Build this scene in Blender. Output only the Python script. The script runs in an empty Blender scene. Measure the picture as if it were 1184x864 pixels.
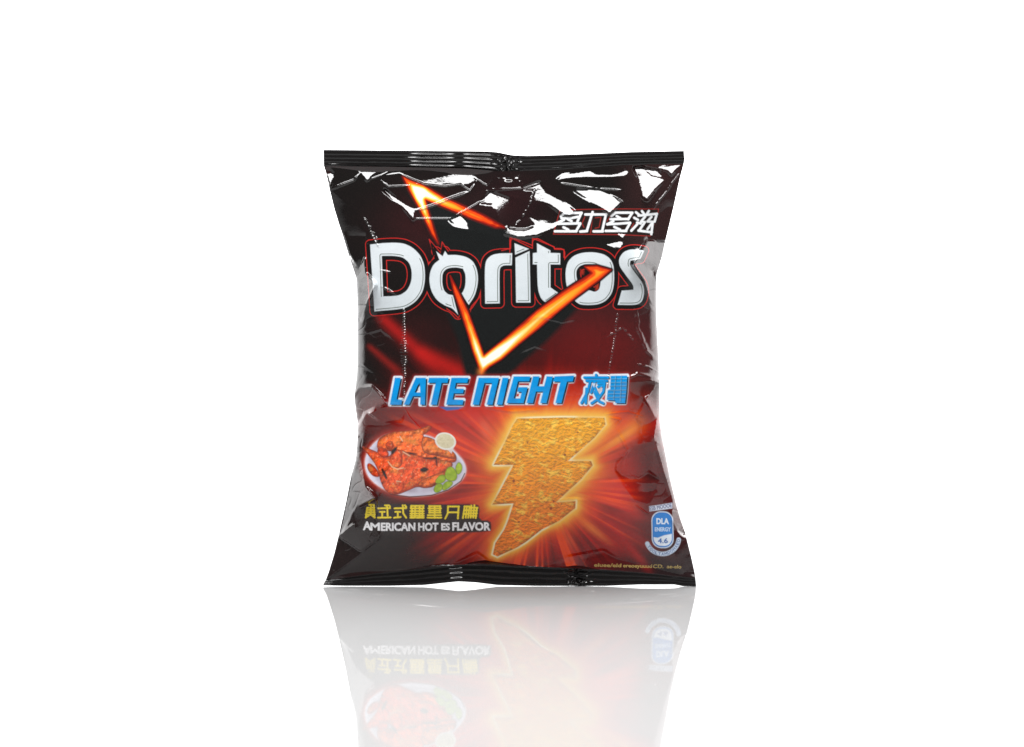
import bpy, math, random
import numpy as np

# ---------------------------------------------------------------- frame of the place
K = 0.0005            # metres per unit of the print layout (the bag is about 21 x 25 cm)
D = 2600.0            # distance camera - seal plane, in the same units
HOR = 378.0           # height of the camera's horizon in layout units
GND = 678.0
H = GND - HOR
CX = 592.0
sc = bpy.context.scene
col = sc.collection

def world(x, y, d):
    """layout x right, y down, d towards the viewer -> metres"""
    f = (D - d) / D
    return (x - CX) * f * K, -d * K, (H - (y - HOR) * f) * K

# ---------------------------------------------------------------- numeric helpers
def lerp(a, b, t): return a + (b - a) * t
def sstep(a, b, x):
    t = np.clip((x - a) / (b - a), 0, 1); return t * t * (3 - 2 * t)

def vnoise(X, Y, scale, seed):
    r = np.random.RandomState(seed); n = 96
    g = r.rand(n, n)
    u = X / scale + 1000.3; v = Y / scale + 1000.7
    iu = np.floor(u).astype(int); iv = np.floor(v).astype(int)
    fu = u - iu; fv = v - iv
    fu = fu * fu * fu * (fu * (fu * 6 - 15) + 10); fv = fv * fv * fv * (fv * (fv * 6 - 15) + 10)
    a = g[iv % n, iu % n]; b = g[iv % n, (iu + 1) % n]
    c = g[(iv + 1) % n, iu % n]; d = g[(iv + 1) % n, (iu + 1) % n]
    return lerp(lerp(a, b, fu), lerp(c, d, fu), fv)

def fbm(X, Y, scale, seed, octv=3):
    s = 0; a = 1; t = 0
    for k in range(octv):
        s = s + a * vnoise(X, Y, scale / 2 ** k, seed + k * 7); t += a; a *= .5
    return s / t

def ev(pts, y):       # piecewise-linear edge, lightly rounded
    p = np.array(pts, float)
    o = np.linspace(p[0, 0], p[-1, 0], 900)
    q = np.interp(o, p[:, 0], p[:, 1])
    k = np.ones(9) / 9
    qp = np.concatenate([np.full(4, q[0]), q, np.full(4, q[-1])])
    return np.interp(y, o, np.convolve(qp, k, 'valid'))

def Z(ox, oy, s, pts):
    return [(ox + a / s, oy + b / s) for a, b in pts]

def round_poly(p, it=3, lim=52):
    for _ in range(it):
        q = []; n = len(p)
        for i in range(n):
            a, b, c = p[i - 1], p[i], p[(i + 1) % n]
            t = math.degrees(abs((math.atan2(c[1] - b[1], c[0] - b[0]) - math.atan2(b[1] - a[1], b[0] - a[0]) + math.pi) % (2 * math.pi) - math.pi))
            if t > lim or t < 4: q.append(b)
            else: q += [(b[0] * .78 + a[0] * .22, b[1] * .78 + a[1] * .22), (b[0] * .78 + c[0] * .22, b[1] * .78 + c[1] * .22)]
        p = q
    return p

def segs(polys):
    A = []; B = []
    for p in polys:
        p = np.array(p, float); A.append(p); B.append(np.roll(p, -1, 0))
    return np.concatenate(A), np.concatenate(B)

def sd_seg(PX, PY, A, B, signed=True):
    """signed distance (negative inside, even-odd) of points to a set of closed outlines"""
    out = np.empty(PX.size); n = PX.size; ch = max(1, int(3e6 // max(1, len(A))))
    px = PX.ravel(); py = PY.ravel()
    e = B - A; L2 = np.maximum((e ** 2).sum(1), 1e-9)
    for i in range(0, n, ch):
        x = px[i:i + ch, None]; y = py[i:i + ch, None]
        wx = x - A[:, 0]; wy = y - A[:, 1]
        t = np.clip((wx * e[:, 0] + wy * e[:, 1]) / L2, 0, 1)
        d = np.sqrt(((wx - t * e[:, 0]) ** 2 + (wy - t * e[:, 1]) ** 2).min(1))
        if signed:
            c = ((A[:, 1] > y) != (B[:, 1] > y))
            ey = np.where(np.abs(e[:, 1]) < 1e-9, 1e-9, e[:, 1])
            cr = c & (x < A[:, 0] + (y - A[:, 1]) * e[:, 0] / ey)
            d = np.where(cr.sum(1) % 2 == 1, -d, d)
        out[i:i + ch] = d
    return out.reshape(PX.shape)

def smooth_poly(p, it=2):
    for _ in range(it):
        q = []
        for i in range(len(p)):
            a = p[i]; b = p[(i + 1) % len(p)]
            q += [(a[0] * .75 + b[0] * .25, a[1] * .75 + b[1] * .25), (a[0] * .25 + b[0] * .75, a[1] * .25 + b[1] * .75)]
        p = q
    return p

# ---------------------------------------------------------------- outline of the bag
LEFT = [(160, 374), (192, 374.3), (200, 377), (219, 381), (240, 386), (260, 392), (267, 394.5), (282, 399), (297, 403.5), (309, 407.5),
        (322, 411.8), (335, 412.2), (360, 413), (400, 413), (430, 412.3), (455, 409.6), (463, 409.6), (475, 411.2), (490, 413.3), (505, 413),
        (530, 411), (540, 408.5), (551, 405.5), (582, 399.7), (619, 391.5), (640, 386.5), (660, 380.5), (670, 377), (676, 373.5), (684, 373)]
RIGHT = [(160, 790), (186, 791.5), (192, 790), (207, 786), (235, 780), (254, 775.5), (278, 769.8), (294, 766.5), (310, 761.7), (317, 759.6),
         (340, 759.4), (369, 759.6), (400, 761.3), (420, 762.4), (440, 763.2), (486, 763.5), (505, 766), (520, 769), (552, 775), (580, 781.5),
         (600, 787), (618, 793), (645, 799.5), (666, 804), (678, 805), (684, 805)]
TOPE = [(360, 173.2), (400, 173.5), (470, 174.2), (560, 175), (575, 176), (592, 179.5), (610, 180.3), (640, 179.5), (680, 178), (730, 175.8), (792, 174.5), (820, 174.5)]
TSEAL = [(360, 192), (450, 193), (540, 195), (575, 198), (600, 198), (650, 196), (720, 191), (760, 190), (820, 189)]
BOTE = [(360, 677), (375, 677), (400, 677.5), (450, 677.5), (490, 676.6), (510, 674.5), (530, 672.4), (550, 673.5), (575, 676.6), (620, 677.6), (700, 677.6), (740, 676), (780, 676), (790, 678), (820, 678)]
BSEAL = [(360, 671), (378, 671), (430, 663.5), (470, 659.5), (500, 656), (530, 653), (560, 652.5), (620, 655.5), (700, 659), (760, 664), (800, 669), (820, 670)]

def thick(v):
    v = v - .07 * np.sin(math.pi * v)      # the chips settle: fullest a little below the middle
    return 51 * (1 - np.abs(2 * v - 1) ** 2.05).clip(0) ** .99
def prof(s):
    return (1 - np.abs(s) ** 2.5).clip(0) ** .5

# ---------------------------------------------------------------- creases: target slopes solved into one height field
def z1(p): return Z(360, 160, 4.933, p)
def z2(p): return Z(570, 160, 4.933, p)
UP = .59
facets = []           # (polygon, gx, gy, weight)
def F(poly, gx, gy, w=40): facets.append((poly, gx, gy, w))
F(z1([(88, 172), (128, 208), (105, 275)]), .10, UP + .04)
F(z1([(272, 178), (378, 170), (318, 240)]), 0, UP + .04)
F(z1([(600, 262), (625, 240), (700, 225), (830, 198), (920, 208), (940, 240), (890, 265), (800, 250), (700, 268), (640, 268)]), 0, .50, 30)
F(z1([(412, 292), (480, 338), (540, 380), (590, 402), (580, 460), (530, 400), (460, 345)]), 0, UP)
F(z1([(790, 462), (850, 440), (880, 468), (892, 528), (840, 512)]), 0, UP)
F(z1([(965, 365), (1020, 308), (1155, 358), (1135, 440), (1110, 520), (1080, 500), (1058, 405), (1035, 372)]), 0, UP)
F(z2([(170, 282), (265, 252), (300, 308), (380, 350), (460, 418), (440, 440), (390, 425), (320, 375), (245, 350), (240, 290)]), 0, UP)
F(z2([(213, 448), (270, 480), (365, 480), (345, 512), (250, 552), (150, 566), (70, 545), (60, 520), (180, 530), (250, 505)]), 0, UP)
F(z2([(368, 240), (400, 213), (550, 183), (590, 208), (700, 203), (765, 178), (738, 222), (640, 227), (560, 217), (420, 227)]), 0, UP + .03)
F(z2([(470, 298), (600, 288), (680, 328), (728, 368), (665, 430), (600, 382)]), 0, UP)
F(z2([(803, 170), (850, 158), (900, 215), (978, 235), (925, 290), (880, 348), (855, 332), (840, 250)]), 0, UP)
F(z2([(945, 172), (1068, 148), (1018, 205), (1000, 182)]), 0, UP + .04)
F(z2([(870, 175), (940, 185), (960, 215), (905, 205)]), 0, .55)
F(z2([(712, 538), (752, 545), (740, 575)]), 0, UP)
F(z2([(650, 602), (738, 583), (728, 625), (690, 628)]), 0, UP)
# dark facets between them
F(z1([(120, 300), (310, 250), (400, 300), (560, 450), (640, 560), (320, 600), (300, 450)]), .05, .16, 6)
F(z2([(520, 225), (800, 215), (840, 330), (730, 350), (600, 275)]), 0, .22, 12)
F(z2([(100, 330), (240, 370), (380, 440), (240, 440), (120, 470), (60, 500)]), 0, .15, 12)
F(z1([(650, 480), (790, 500), (1050, 560), (1080, 640), (730, 640)]), 0, .12, 6)
# side facets, left
def zl(p): return Z(380, 280, 7.855, p)
F(zl([(185, 130), (250, 240), (318, 130), (332, 280), (425, 392), (385, 470), (330, 600), (285, 720), (250, 640), (245, 530), (245, 330)]), 1.75, -.1, 20)
F(zl([(150, -60), (330, -60), (322, 110), (270, 230), (200, 130)]), .2, .15, 12)
def zm(p): return Z(390, 380, 7.2, p)
F(zm([(200, 490), (280, 480), (350, 550), (405, 622), (330, 640), (215, 700), (170, 800), (150, 700), (140, 590)]), 1.45, -.25, 24)
F(zm([(275, 705), (400, 650), (560, 690), (520, 765), (350, 760)]), .15, -.42, 24)
def zn(p): return Z(365, 490, 4.325, p)
F(zn([(208, 60), (215, 200), (250, 320), (300, 372), (190, 425), (150, 500), (118, 560), (178, 290)]), 1.35, .1, 24)
F(zn([(190, 505), (228, 635), (118, 560)]), .35, -.42, 24)
F(zn([(110, 565), (222, 640), (58, 775)]), .22, .12, 24)
F(zn([(200, 425), (300, 385), (320, 560), (230, 630), (195, 500)]), .22, .06, 20)
F(zn([(330, 600), (335, 560), (800, 560), (700, 690), (330, 730), (75, 780), (240, 660)]), .05, -.42, 10)
# side facets, right
def zr(p): return Z(720, 280, 7.2, p)
F(zr([(372, 0), (210, -10), (90, 192), (180, 320), (225, 480), (270, 560), (290, 500), (290, 350), (235, 280), (300, 200)]), -1.75, -.05, 20)
F(zr([(245, 240), (300, 210), (285, 350)]), -.7, .3, 20)
F(zr([(380, -300), (200, -120), (210, -20), (365, -10), (430, -300)]), -.22, .1, 12)
def zs(p): return Z(710, 390, 6.644, p)
F(zs([(356, 330), (240, 480), (330, 640), (300, 785), (330, 870), (395, 870), (360, 640)]), -1.75, -.1, 24)
F(zs([(222, 690), (325, 625), (295, 780), (340, 870), (230, 860)]), -.35, .12, 20)
F(zs([(240, 500), (310, 620), (220, 680), (180, 620)]), -.45, -.2, 14)
F(zs([(80, 350), (280, 330), (345, 350), (240, 470), (150, 430)]), -.25, -.25, 8)
def zt(p): return Z(720, 510, 4.8, p)
F(zt([(180, 0), (235, 30), (275, 200), (322, 430), (352, 525), (300, 492), (272, 440), (278, 330), (230, 180)]), -1.6, -.1, 20)
F(zt([(290, 480), (350, 560), (405, 745), (300, 700)]), -.5, -.1, 12)
def z8(p): return Z(560, 470, 3.927, p)
F(z8([(605, 258), (700, 172), (782, 160), (742, 290), (665, 332), (600, 292)]), -.1, -.40, 24)
F(z8([(610, 300), (670, 335), (745, 300), (790, 330), (740, 440), (690, 420)]), -.2, .14, 20)
F(z8([(722, 350), (782, 348), (778, 378), (720, 388)]), -.1, -.42, 24)
F(z8([(190, 650), (250, 610), (330, 640), (350, 690), (240, 725), (205, 735)]), 0, -.40, 20)
F(z8([(350, 690), (430, 675), (540, 655), (600, 690), (900, 765), (700, 770), (240, 750)]), 0, .04, 26)
# the dark turn-over above the bottom seal
F([(380, 671), (430, 664), (470, 659), (500, 655), (530, 650), (552, 640), (566, 650), (590, 654), (612, 657), (640, 652), (660, 649), (700, 640), (716, 648), (760, 658), (802, 667), (803, 672), (760, 670), (700, 668), (620, 667), (560, 666), (480, 668), (430, 672), (380, 676)], 0, .08, 45)

ridges = []           # polyline, half width, height, bead scale
def Rg(p, w, h, b=0): ridges.append((p, w, h, b))
Rg(z1([(105, 292), (240, 240), (285, 195)]), 1.3, 1.5)
Rg(z1([(318, 240), (400, 210), (480, 168)]), .9, .9)
Rg(z1([(400, 242), (440, 275), (560, 270)]), .9, 1.0)
Rg(z1([(420, 212), (500, 200), (640, 262), (760, 275), (850, 262), (905, 302), (945, 245)]), 1.0, 1.1)
Rg(z1([(600, 412), (700, 382), (800, 340), (895, 308)]), 1.5, 1.7)
Rg(z1([(580, 458), (790, 459), (900, 400), (985, 352)]), .9, 1.0)
Rg(z1([(315, 468), (385, 595)]), 1.0, 1.1, 6)
Rg(z1([(1000, 300), (1184, 290)]), .8, .9)
Rg(z1([(930, 225), (1000, 270), (1070, 185)]), .9, .9)
Rg(z2([(240, 290), (200, 400), (130, 500)]), 1.0, 1.0, 4)
Rg(z2([(375, 255), (500, 275), (620, 290), (735, 296)]), 1.0, 1.1)
Rg(z2([(1085, 165), (1000, 290), (915, 400)]), .9, 1.1)
Rg(z2([(0, 290), (170, 288), (265, 255)]), .9, 1.0)
Rg([(466, 470), (476, 485), (490, 500)], .8, .8)
Rg([(441, 313), (452, 315)], 1.2, 1.4); Rg([(441, 331), (458, 340)], 1.2, 1.4)
Rg(zl([(340, 560), (400, 440), (425, 395), (370, 310)]), .9, .9)
Rg(zn([(320, 540), (318, 575), (230, 645), (60, 775)]), .9, .9)
Rg(zn([(330, 345), (300, 385), (280, 410)]), 1.0, 1.0, 4)
Rg(z8([(350, 415), (450, 420)]), .8, .6); Rg(z8([(570, 50), (620, 60), (600, 85)]), .9, .9)
Rg(z8([(650, 310), (700, 325), (745, 300)]), .8, .8); Rg(z8([(690, 450), (750, 495)]), .8, .8)
Rg(z8([(210, 735), (295, 705)]), .8, .8)
Rg([(700, 390), (720, 378), (735, 396)], .9, .7, 3); Rg([(735, 420), (750, 424), (760, 430)], .9, .8, 3)
Rg([(700, 479), (725, 476), (745, 482)], .7, .6)

for _p, _w, _h in (([(606, 372), (625, 366), (650, 372), (668, 368)], 2.2, .7), ([(600, 408), (618, 400), (630, 404)], 1.6, .6), ([(690, 358), (696, 385), (690, 420)], 2.4, .8),
                   ([(735, 350), (738, 380), (748, 405), (760, 418)], 2.2, 1.2), ([(722, 440), (738, 432), (756, 436)], 2.0, 1.2), ([(425, 385), (440, 380), (455, 392)], 2.0, .9), ([(416, 420), (432, 430), (440, 445)], 2.0, .9),
                   ([(590, 350), (600, 362), (596, 380)], 1.6, .6), ([(560, 470), (590, 476), (620, 474)], 1.8, .5), ([(715, 500), (725, 520), (718, 545)], 1.8, .9), ([(640, 578), (660, 577), (678, 579)], 1.2, .6)):
    Rg(_p, _w, _h)
GX0, GY0, GW, GH = 362, 164, 456, 524
gx, gy = np.meshgrid(np.arange(GW) + GX0 + .0, np.arange(GH) + GY0 + .0)
gL = ev(LEFT, gy); gR = ev(RIGHT, gy)
gs = ((gx - gL) / (gR - gL) * 2 - 1)
gt = ev(TSEAL, gx); gb = ev(BSEAL, gx)
gv = np.clip((gy - gt) / (gb - gt), 0, 1)
d0 = thick(gv) * prof(np.clip(gs, -1, 1))
bx = np.clip(np.diff(d0, axis=1), -1.2, 1.2); by = np.clip(np.diff(d0, axis=0), -1.2, 1.2)
inside = (np.abs(gs) < 1) & (gy > gt) & (gy < gb)
tx = np.zeros((GH, GW)); ty = np.zeros((GH, GW)); wt = np.ones((GH, GW))
BX = np.pad(bx, ((0, 0), (0, 1)), mode='edge'); BY = np.pad(by, ((0, 1), (0, 0)), mode='edge')
for poly, fx, fy, w in facets:
    A, B = segs([poly])
    a0 = A.min(0) - 4; a1 = A.max(0) + 4
    m = (gx > a0[0]) & (gx < a1[0]) & (gy > a0[1]) & (gy < a1[1])
    sd = sd_seg(gx[m], gy[m], A, B)
    t_x = tx[m]; t_y = ty[m]; ww = wt[m]
    ins = sd < .3; ring = (sd >= .3) & (sd < 2.6) & (ww <= 1) & (w > 12)
    t_x[ins] = (fx - BX[m])[ins]; t_y[ins] = (fy - BY[m])[ins]; ww[ins] = w
    ww[ring] = .12
    tx[m] = t_x; ty[m] = t_y; wt[m] = ww
zero = np.where(inside, 1e-4, .02); zero[(gy < gt + .5) | (gy > gb)] = 4.0

def solve(txx, tyy, ww, zz, w0, it, h):
    Wx = np.minimum(ww[:, 1:], ww[:, :-1]); Wy = np.minimum(ww[1:], ww[:-1])
    def At(u):
        r = zz * u
        g = Wx * (u[:, 1:] - u[:, :-1]) / h; r[:, 1:] += g / h; r[:, :-1] -= g / h
        g = Wy * (u[1:] - u[:-1]) / h; r[1:] += g / h; r[:-1] -= g / h
        return r
    b = np.zeros_like(w0)
    g = Wx * txx[:, :-1] / h; b[:, 1:] += g; b[:, :-1] -= g
    g = Wy * tyy[:-1] / h; b[1:] += g; b[:-1] -= g
    diag = zz.copy(); diag[:, 1:] += Wx / h**2; diag[:, :-1] += Wx / h**2; diag[1:] += Wy / h**2; diag[:-1] += Wy / h**2
    x = w0.copy(); r = b - At(x); z = r / diag; p = z.copy(); rz = (r * z).sum()
    for _ in range(it):
        q = At(p); al = rz / (p * q).sum(); x += al * p; r -= al * q
        z = r / diag; r2 = (r * z).sum(); p = z + (r2 / rz) * p; rz = r2
    return x
def down(a, f): return a.reshape(a.shape[0] // f, f, a.shape[1] // f, f).mean((1, 3))
def up(a, f): return np.kron(a, np.ones((f, f)))
w4 = solve(down(tx * wt, 4) / down(wt, 4), down(ty * wt, 4) / down(wt, 4), down(wt, 4), down(zero, 4), np.zeros((GH // 4, GW // 4)), 400, 4)
w2 = solve(down(tx * wt, 2) / down(wt, 2), down(ty * wt, 2) / down(wt, 2), down(wt, 2), down(zero, 2), up(w4, 2), 300, 2)
wf = solve(tx, ty, wt, zero, up(w2, 2), 300, 1)
print('crease range', wf.min(), wf.max())

def samp(a, X, Y):    # smooth (cubic B-spline) sampling of the crease field
    u = np.clip(X - GX0, 1, GW - 3.001); v = np.clip(Y - GY0, 1, GH - 3.001)
    iu = u.astype(int); iv = v.astype(int); fu = u - iu; fv = v - iv
    def wts(t): return [(1 - t) ** 3 / 6, (3 * t**3 - 6 * t**2 + 4) / 6, (-3 * t**3 + 3 * t**2 + 3 * t + 1) / 6, t**3 / 6]
    wu = wts(fu); wv = wts(fv); o = 0
    for j in range(4):
        for i in range(4): o = o + wu[i] * wv[j] * a[iv + j - 1, iu + i - 1]
    return o

def ridge_h(X, Y):
    o = np.zeros_like(X)
    for k, (p, w, h, b) in enumerate(ridges):
        p = np.array(p, float); A = p[:-1]; B = p[1:]
        a0 = A.min(0); a1 = np.maximum(A.max(0), B.max(0)); a0 = np.minimum(a0, B.min(0))
        m = (X > a0[0] - 7) & (X < a1[0] + 7) & (Y > a0[1] - 7) & (Y < a1[1] + 7)
        if not m.any(): continue
        jx = X[m] + (fbm(X[m], Y[m], 5, 90 + k, 2) - .5) * 1.6
        sd = sd_seg(jx, Y[m], A, B, False)
        ends = np.minimum(np.hypot(X[m] - p[0, 0], Y[m] - p[0, 1]), np.hypot(X[m] - p[-1, 0], Y[m] - p[-1, 1]))
        amp = h * (.35 + .65 * sstep(0, 10, ends))
        if b: amp = amp * (.1 + 2.0 * vnoise(X[m] * .5, Y[m], b * .38, 40 + k) ** 1.5)
        o[m] = np.maximum(o[m], amp * np.exp(-(sd / w) ** 2))
    return o

def ribbed(X, Y, p, wmax, ymid, amp=1.):
    # a worn fold of tiny stacked cross-ribs, widest at ymid
    p = np.array(p, float); o = np.zeros_like(X)
    m = (X > p[:, 0].min() - 6) & (X < p[:, 0].max() + 6) & (Y > p[0, 1]) & (Y < p[-1, 1])
    x = X[m]; y = Y[m]; xc = np.interp(y, p[:, 1], p[:, 0]) + (vnoise(x * 0, y, 4, 301) - .5) * 1.2
    w = 1.0 + wmax * np.exp(-(np.abs(y - ymid) / 26) ** 1.2) * (.5 + vnoise(x * 0, y, 3.5, 302))
    t = (y / 3.1 + .6 * vnoise(x * 0, y, 5, 303)) % 1.0
    saw = np.where(t < .72, t / .72, (1 - t) / .28) * 3.1 * .72 * .58
    o[m] = amp * saw * np.exp(-(np.abs(x - xc) / w) ** 4)
    return o

def seal_wave(x):     # sideways wander of the seals in depth
    return 3.0 * np.sin(x / 47.0) + 2.0 * np.sin(x / 19.0 + 1) + 5 * np.exp(-((x - 585) / 16) ** 2)
def seal_wave_b(x):
    return 2.5 * np.sin(x / 61.0 + 2) + 1.5 * np.sin(x / 23.0) + 5 * np.exp(-((x - 532) / 22) ** 2) - 3 * np.exp(-((x - 668) / 12) ** 2)

def front_depth(x, y, s, v):
    base = thick(v) * prof(s)
    w = samp(wf, x, y)
    e = np.minimum(sstep(0, .035, v), sstep(0, .02, 1 - v))
    fine = (fbm(x, y, 34, 5, 3) - .5) * 1.5 * (.45 + .5 * sstep(.3, .0, v) + .35 * sstep(.75, 1, np.abs(s)))
    crk = np.abs(fbm(x + y * .3, y, 17, 15, 2) - .5)
    fine = fine - .5 * np.exp(-crk / .05) * (.2 + .5 * sstep(.7, 1, np.abs(s))) * sstep(.18, .36, v)
    rid = ridge_h(x, y) + ribbed(x, y, [(467, 356), (467, 405), (468, 440), (466.5, 462)], 3.0, 405)
    rid = rid + ribbed(x, y, [(714, 362), (710, 395), (704, 430), (703, 446)], .3, 380, .8) + ribbed(x, y, [(422, 252), (430, 270), (438, 286)], .4, 270)
    # crumple where the back seam passes under the top seal and the bottom seal
    c1 = np.exp(-((x - 588) / 15) ** 2 - ((y - 203) / 10) ** 2)
    fine = fine + c1 * (fbm(x, y, 7, 61, 2) - .5) * 9
    return base + w * sstep(0, .004, 1 - v) * sstep(0, .004, v) + e * (fine + rid) + seal_wave(x) * (1 - v) ** 6 + seal_wave_b(x) * v ** 14 + 2.2

# ---------------------------------------------------------------- printed artwork, worked out as colours over the film
def C(r, g, b):       # printed colour given in display values -> linear
    c = np.array([r, g, b]) / 255.
    return np.where(c <= .04045, c / 12.92, ((c + .055) / 1.055) ** 2.4)

class Art:
    def __init__(s, X, Y):
        s.X = X; s.Y = Y; s.c = np.zeros(X.shape + (3,)); s.id = np.zeros(X.shape, int)
    def box(s, p, m=3):
        p = np.array(p, float).reshape(-1, 2); a = p.min(0) - m; b = p.max(0) + m
        return (s.X > a[0]) & (s.X < b[0]) & (s.Y > a[1]) & (s.Y < b[1])
    def put(s, m, al, colr, pid=None):
        al = np.clip(al, 0, 1)[:, None] if np.ndim(al) else al
        s.c[m] = s.c[m] * (1 - al) + colr * al
        if pid is not None:
            q = s.id[m]; q[al[:, 0] > .5] = pid; s.id[m] = q
    def poly(s, polys, colr, pid=None, grow=0, soft=.45):
        allp = np.concatenate([np.array(p) for p in polys]); m = s.box(allp, grow + 3 + soft)
        A, B = segs(polys); sd = sd_seg(s.X[m], s.Y[m], A, B) - grow
        s.put(m, .5 - sd / (2 * soft), colr, pid)
    def stroke(s, lines, w, colr, pid=None, soft=.45):
        for l in lines:
            p = np.array(l, float); m = s.box(p, w + 3 + soft)
            sd = sd_seg(s.X[m], s.Y[m], p[:-1], p[1:], False) - w / 2
            s.put(m, .5 - sd / (2 * soft), colr, pid)

def text_outline(body, x, y, height, width=None, shear=0, rot=0):
    """outline loops of a line of the built-in typeface, set with its left baseline end at x, y"""
    cu = bpy.data.curves.new('t', 'FONT'); cu.body = body; cu.resolution_u = 3
    ob = bpy.data.objects.new('t', cu); col.objects.link(ob)
    me = bpy.data.meshes.new_from_object(ob.evaluated_get(bpy.context.evaluated_depsgraph_get()))
    V = np.array([v.co[:2] for v in me.vertices]); cnt = {}
    for p in me.polygons:
        for k in p.edge_keys: cnt[k] = cnt.get(k, 0) + 1
    E = np.array([k for k, c in cnt.items() if c == 1])
    bpy.data.objects.remove(ob); bpy.data.curves.remove(cu); bpy.data.meshes.remove(me)
    lo = V.min(0); hi = V.max(0); cap = .69
    V = V - [lo[0], 0]; k = height / cap
    sx = (width / (hi[0] - lo[0])) if width else k
    V = V * [sx, k]; V[:, 0] += V[:, 1] * shear
    c, sn = math.cos(rot), math.sin(rot)
    P = np.stack([x + V[:, 0] * c + V[:, 1] * sn, y - V[:, 1] * c + V[:, 0] * sn], 1)
    return P[E[:, 0]], P[E[:, 1]]

ID = dict(panel=0, logo=1, bolt=2, name=3, slogan=4, chip=5, food=6, flavour=7, emblem=8, small=9)

def paint(X, Y):
    a = Art(X, Y); c = a.c
    # ---- ground of the print: black with a red burst behind the chip
    base = C(17, 13, 12)
    c[:] = base
    n1 = fbm(X, Y, 60, 3); 
    cx, cy = 625., 560.
    dx = X - cx; dy = (Y - cy)
    r = np.hypot(dx * .92, dy * 1.12); th = np.arctan2(dy, dx)
    rays = .5 * vnoise(th * 9 + 40, th * 0, 1, 71) + .3 * vnoise(th * 23 + 40, th * 0, 1, 72) + .2 * vnoise(th * 50 + 90, r / 90, 1, 73)
    def glow(amt, colr):
        nonlocal c
        amt = np.clip(amt, 0, 1)[..., None]; c[:] = c * (1 - amt) + colr * amt
    rr = r * (1.18 - .42 * rays)
    glow(sstep(235, 60, rr + 25 * (n1 - .5)) * .97, C(112, 6, 6))
    glow(sstep(165, 45, rr), C(212, 20, 10))
    glow(sstep(80, 30, rr) * .75, C(240, 66, 16))
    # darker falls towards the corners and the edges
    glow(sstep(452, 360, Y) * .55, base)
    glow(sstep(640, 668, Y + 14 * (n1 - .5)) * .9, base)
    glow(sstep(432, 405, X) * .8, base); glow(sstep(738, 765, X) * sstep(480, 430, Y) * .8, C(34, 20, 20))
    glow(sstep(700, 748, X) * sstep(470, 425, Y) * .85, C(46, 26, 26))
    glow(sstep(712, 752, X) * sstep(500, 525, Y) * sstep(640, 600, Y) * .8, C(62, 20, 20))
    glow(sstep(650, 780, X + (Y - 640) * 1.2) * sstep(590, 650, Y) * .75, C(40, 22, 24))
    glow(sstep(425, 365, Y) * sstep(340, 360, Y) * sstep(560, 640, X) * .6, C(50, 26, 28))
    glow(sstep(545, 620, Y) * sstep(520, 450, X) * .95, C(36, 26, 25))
    def beam(x0, y0, x1, y1, w0, w1, colr, al=1., fade=.35):
        ux, uy = x1 - x0, y1 - y0; L = math.hypot(ux, uy); ux /= L; uy /= L
        t = ((X - x0) * ux + (Y - y0) * uy) / L; n = np.abs(-(X - x0) * uy + (Y - y0) * ux)
        w = lerp(w0, w1, np.clip(t, 0, 1))
        glow(np.exp(-(n / w) ** 2) * sstep(-.04, .12, t) * sstep(1.0, 1 - fade, t) * al, colr)
    # dark red haze up in the field
    glow(np.exp(-((X - 690) / 60) ** 2 - ((Y - 400) / 40) ** 2) * .75, C(112, 18, 18))
    glow(np.exp(-((X - 700) / 30) ** 2 - ((Y - 400) / 60) ** 2) * .3, C(70, 25, 25))
    glow(np.exp(-((X - 480) / 45) ** 2 - ((Y - 385) / 26) ** 2) * .6, C(54, 15, 15))
    glow(np.exp(-((X - 490) / 50) ** 2 - ((Y - 260) / 35) ** 2) * .5, C(62, 22, 25))
    glow(np.exp(-((X - 590) / 45) ** 2 - ((Y - 235) / 35) ** 2) * .4, C(52, 17, 22))
    beam(436, 362, 520, 440, 6, 8, C(170, 24, 22), .85, .35); beam(480, 404, 560, 446, 7, 12, C(190, 26, 22), .7, .4)
    beam(424, 398, 470, 438, 3, 5, C(130, 26, 22), .8, .3)
    beam(600, 530, 715, 440, 50, 15, C(186, 26, 20), .6, .5)
    beam(600, 530, 500, 470, 40, 25, C(196, 30, 20), .7, .5)
    beam(700, 500, 620, 425, 30, 14, C(176, 26, 20), .6, .5)
    glow(np.exp(-((X - 590) / 120) ** 2 - ((Y - 483) / 22) ** 2) * .8, C(205, 34, 20))
    beam(575, 525, 553, 478, 10, 5, C(238, 150, 110), .75, .7)
    beam(640, 560, 752, 478, 9, 10, C(236, 120, 30), .95, .22); beam(660, 545, 742, 488, 4, 5, C(250, 190, 60), .9, .35)
    beam(640, 545, 700, 470, 10, 16, C(238, 90, 26), .6, .6)
    beam(650, 580, 735, 640, 11, 9, C(196, 32, 22), .85, .4); beam(640, 575, 715, 636, 7, 3, C(240, 130, 50), .85, .5)
    beam(650, 565, 760, 605, 10, 6, C(206, 40, 26), .8, .4); beam(690, 590, 760, 640, 8, 8, C(150, 24, 20), .7, .4)
    beam(640, 600, 672, 645, 8, 6, C(214, 90, 50), .7, .5)
    beam(650, 540, 750, 555, 20, 16, C(190, 34, 24), .7, .5)
    beam(700, 600, 758, 668, 5, 5, C(190, 26, 22), .7, .4)
    beam(590, 590, 500, 640, 14, 8, C(130, 30, 22), .6, .5); beam(590, 600, 540, 650, 12, 5, C(150, 40, 26), .5, .5)
    beam(590, 545, 480, 560, 22, 24, C(190, 36, 24), .9, .3); beam(590, 520, 500, 500, 16, 14, C(216, 50, 22), .7, .4)
    beam(585, 570, 530, 590, 14, 8, C(226, 90, 50), .7, .4)
    beam(590, 535, 530, 530, 6, 5, C(240, 130, 40), .6, .5); beam(585, 570, 535, 545, 4, 4, C(235, 150, 50), .4, .6)

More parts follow.
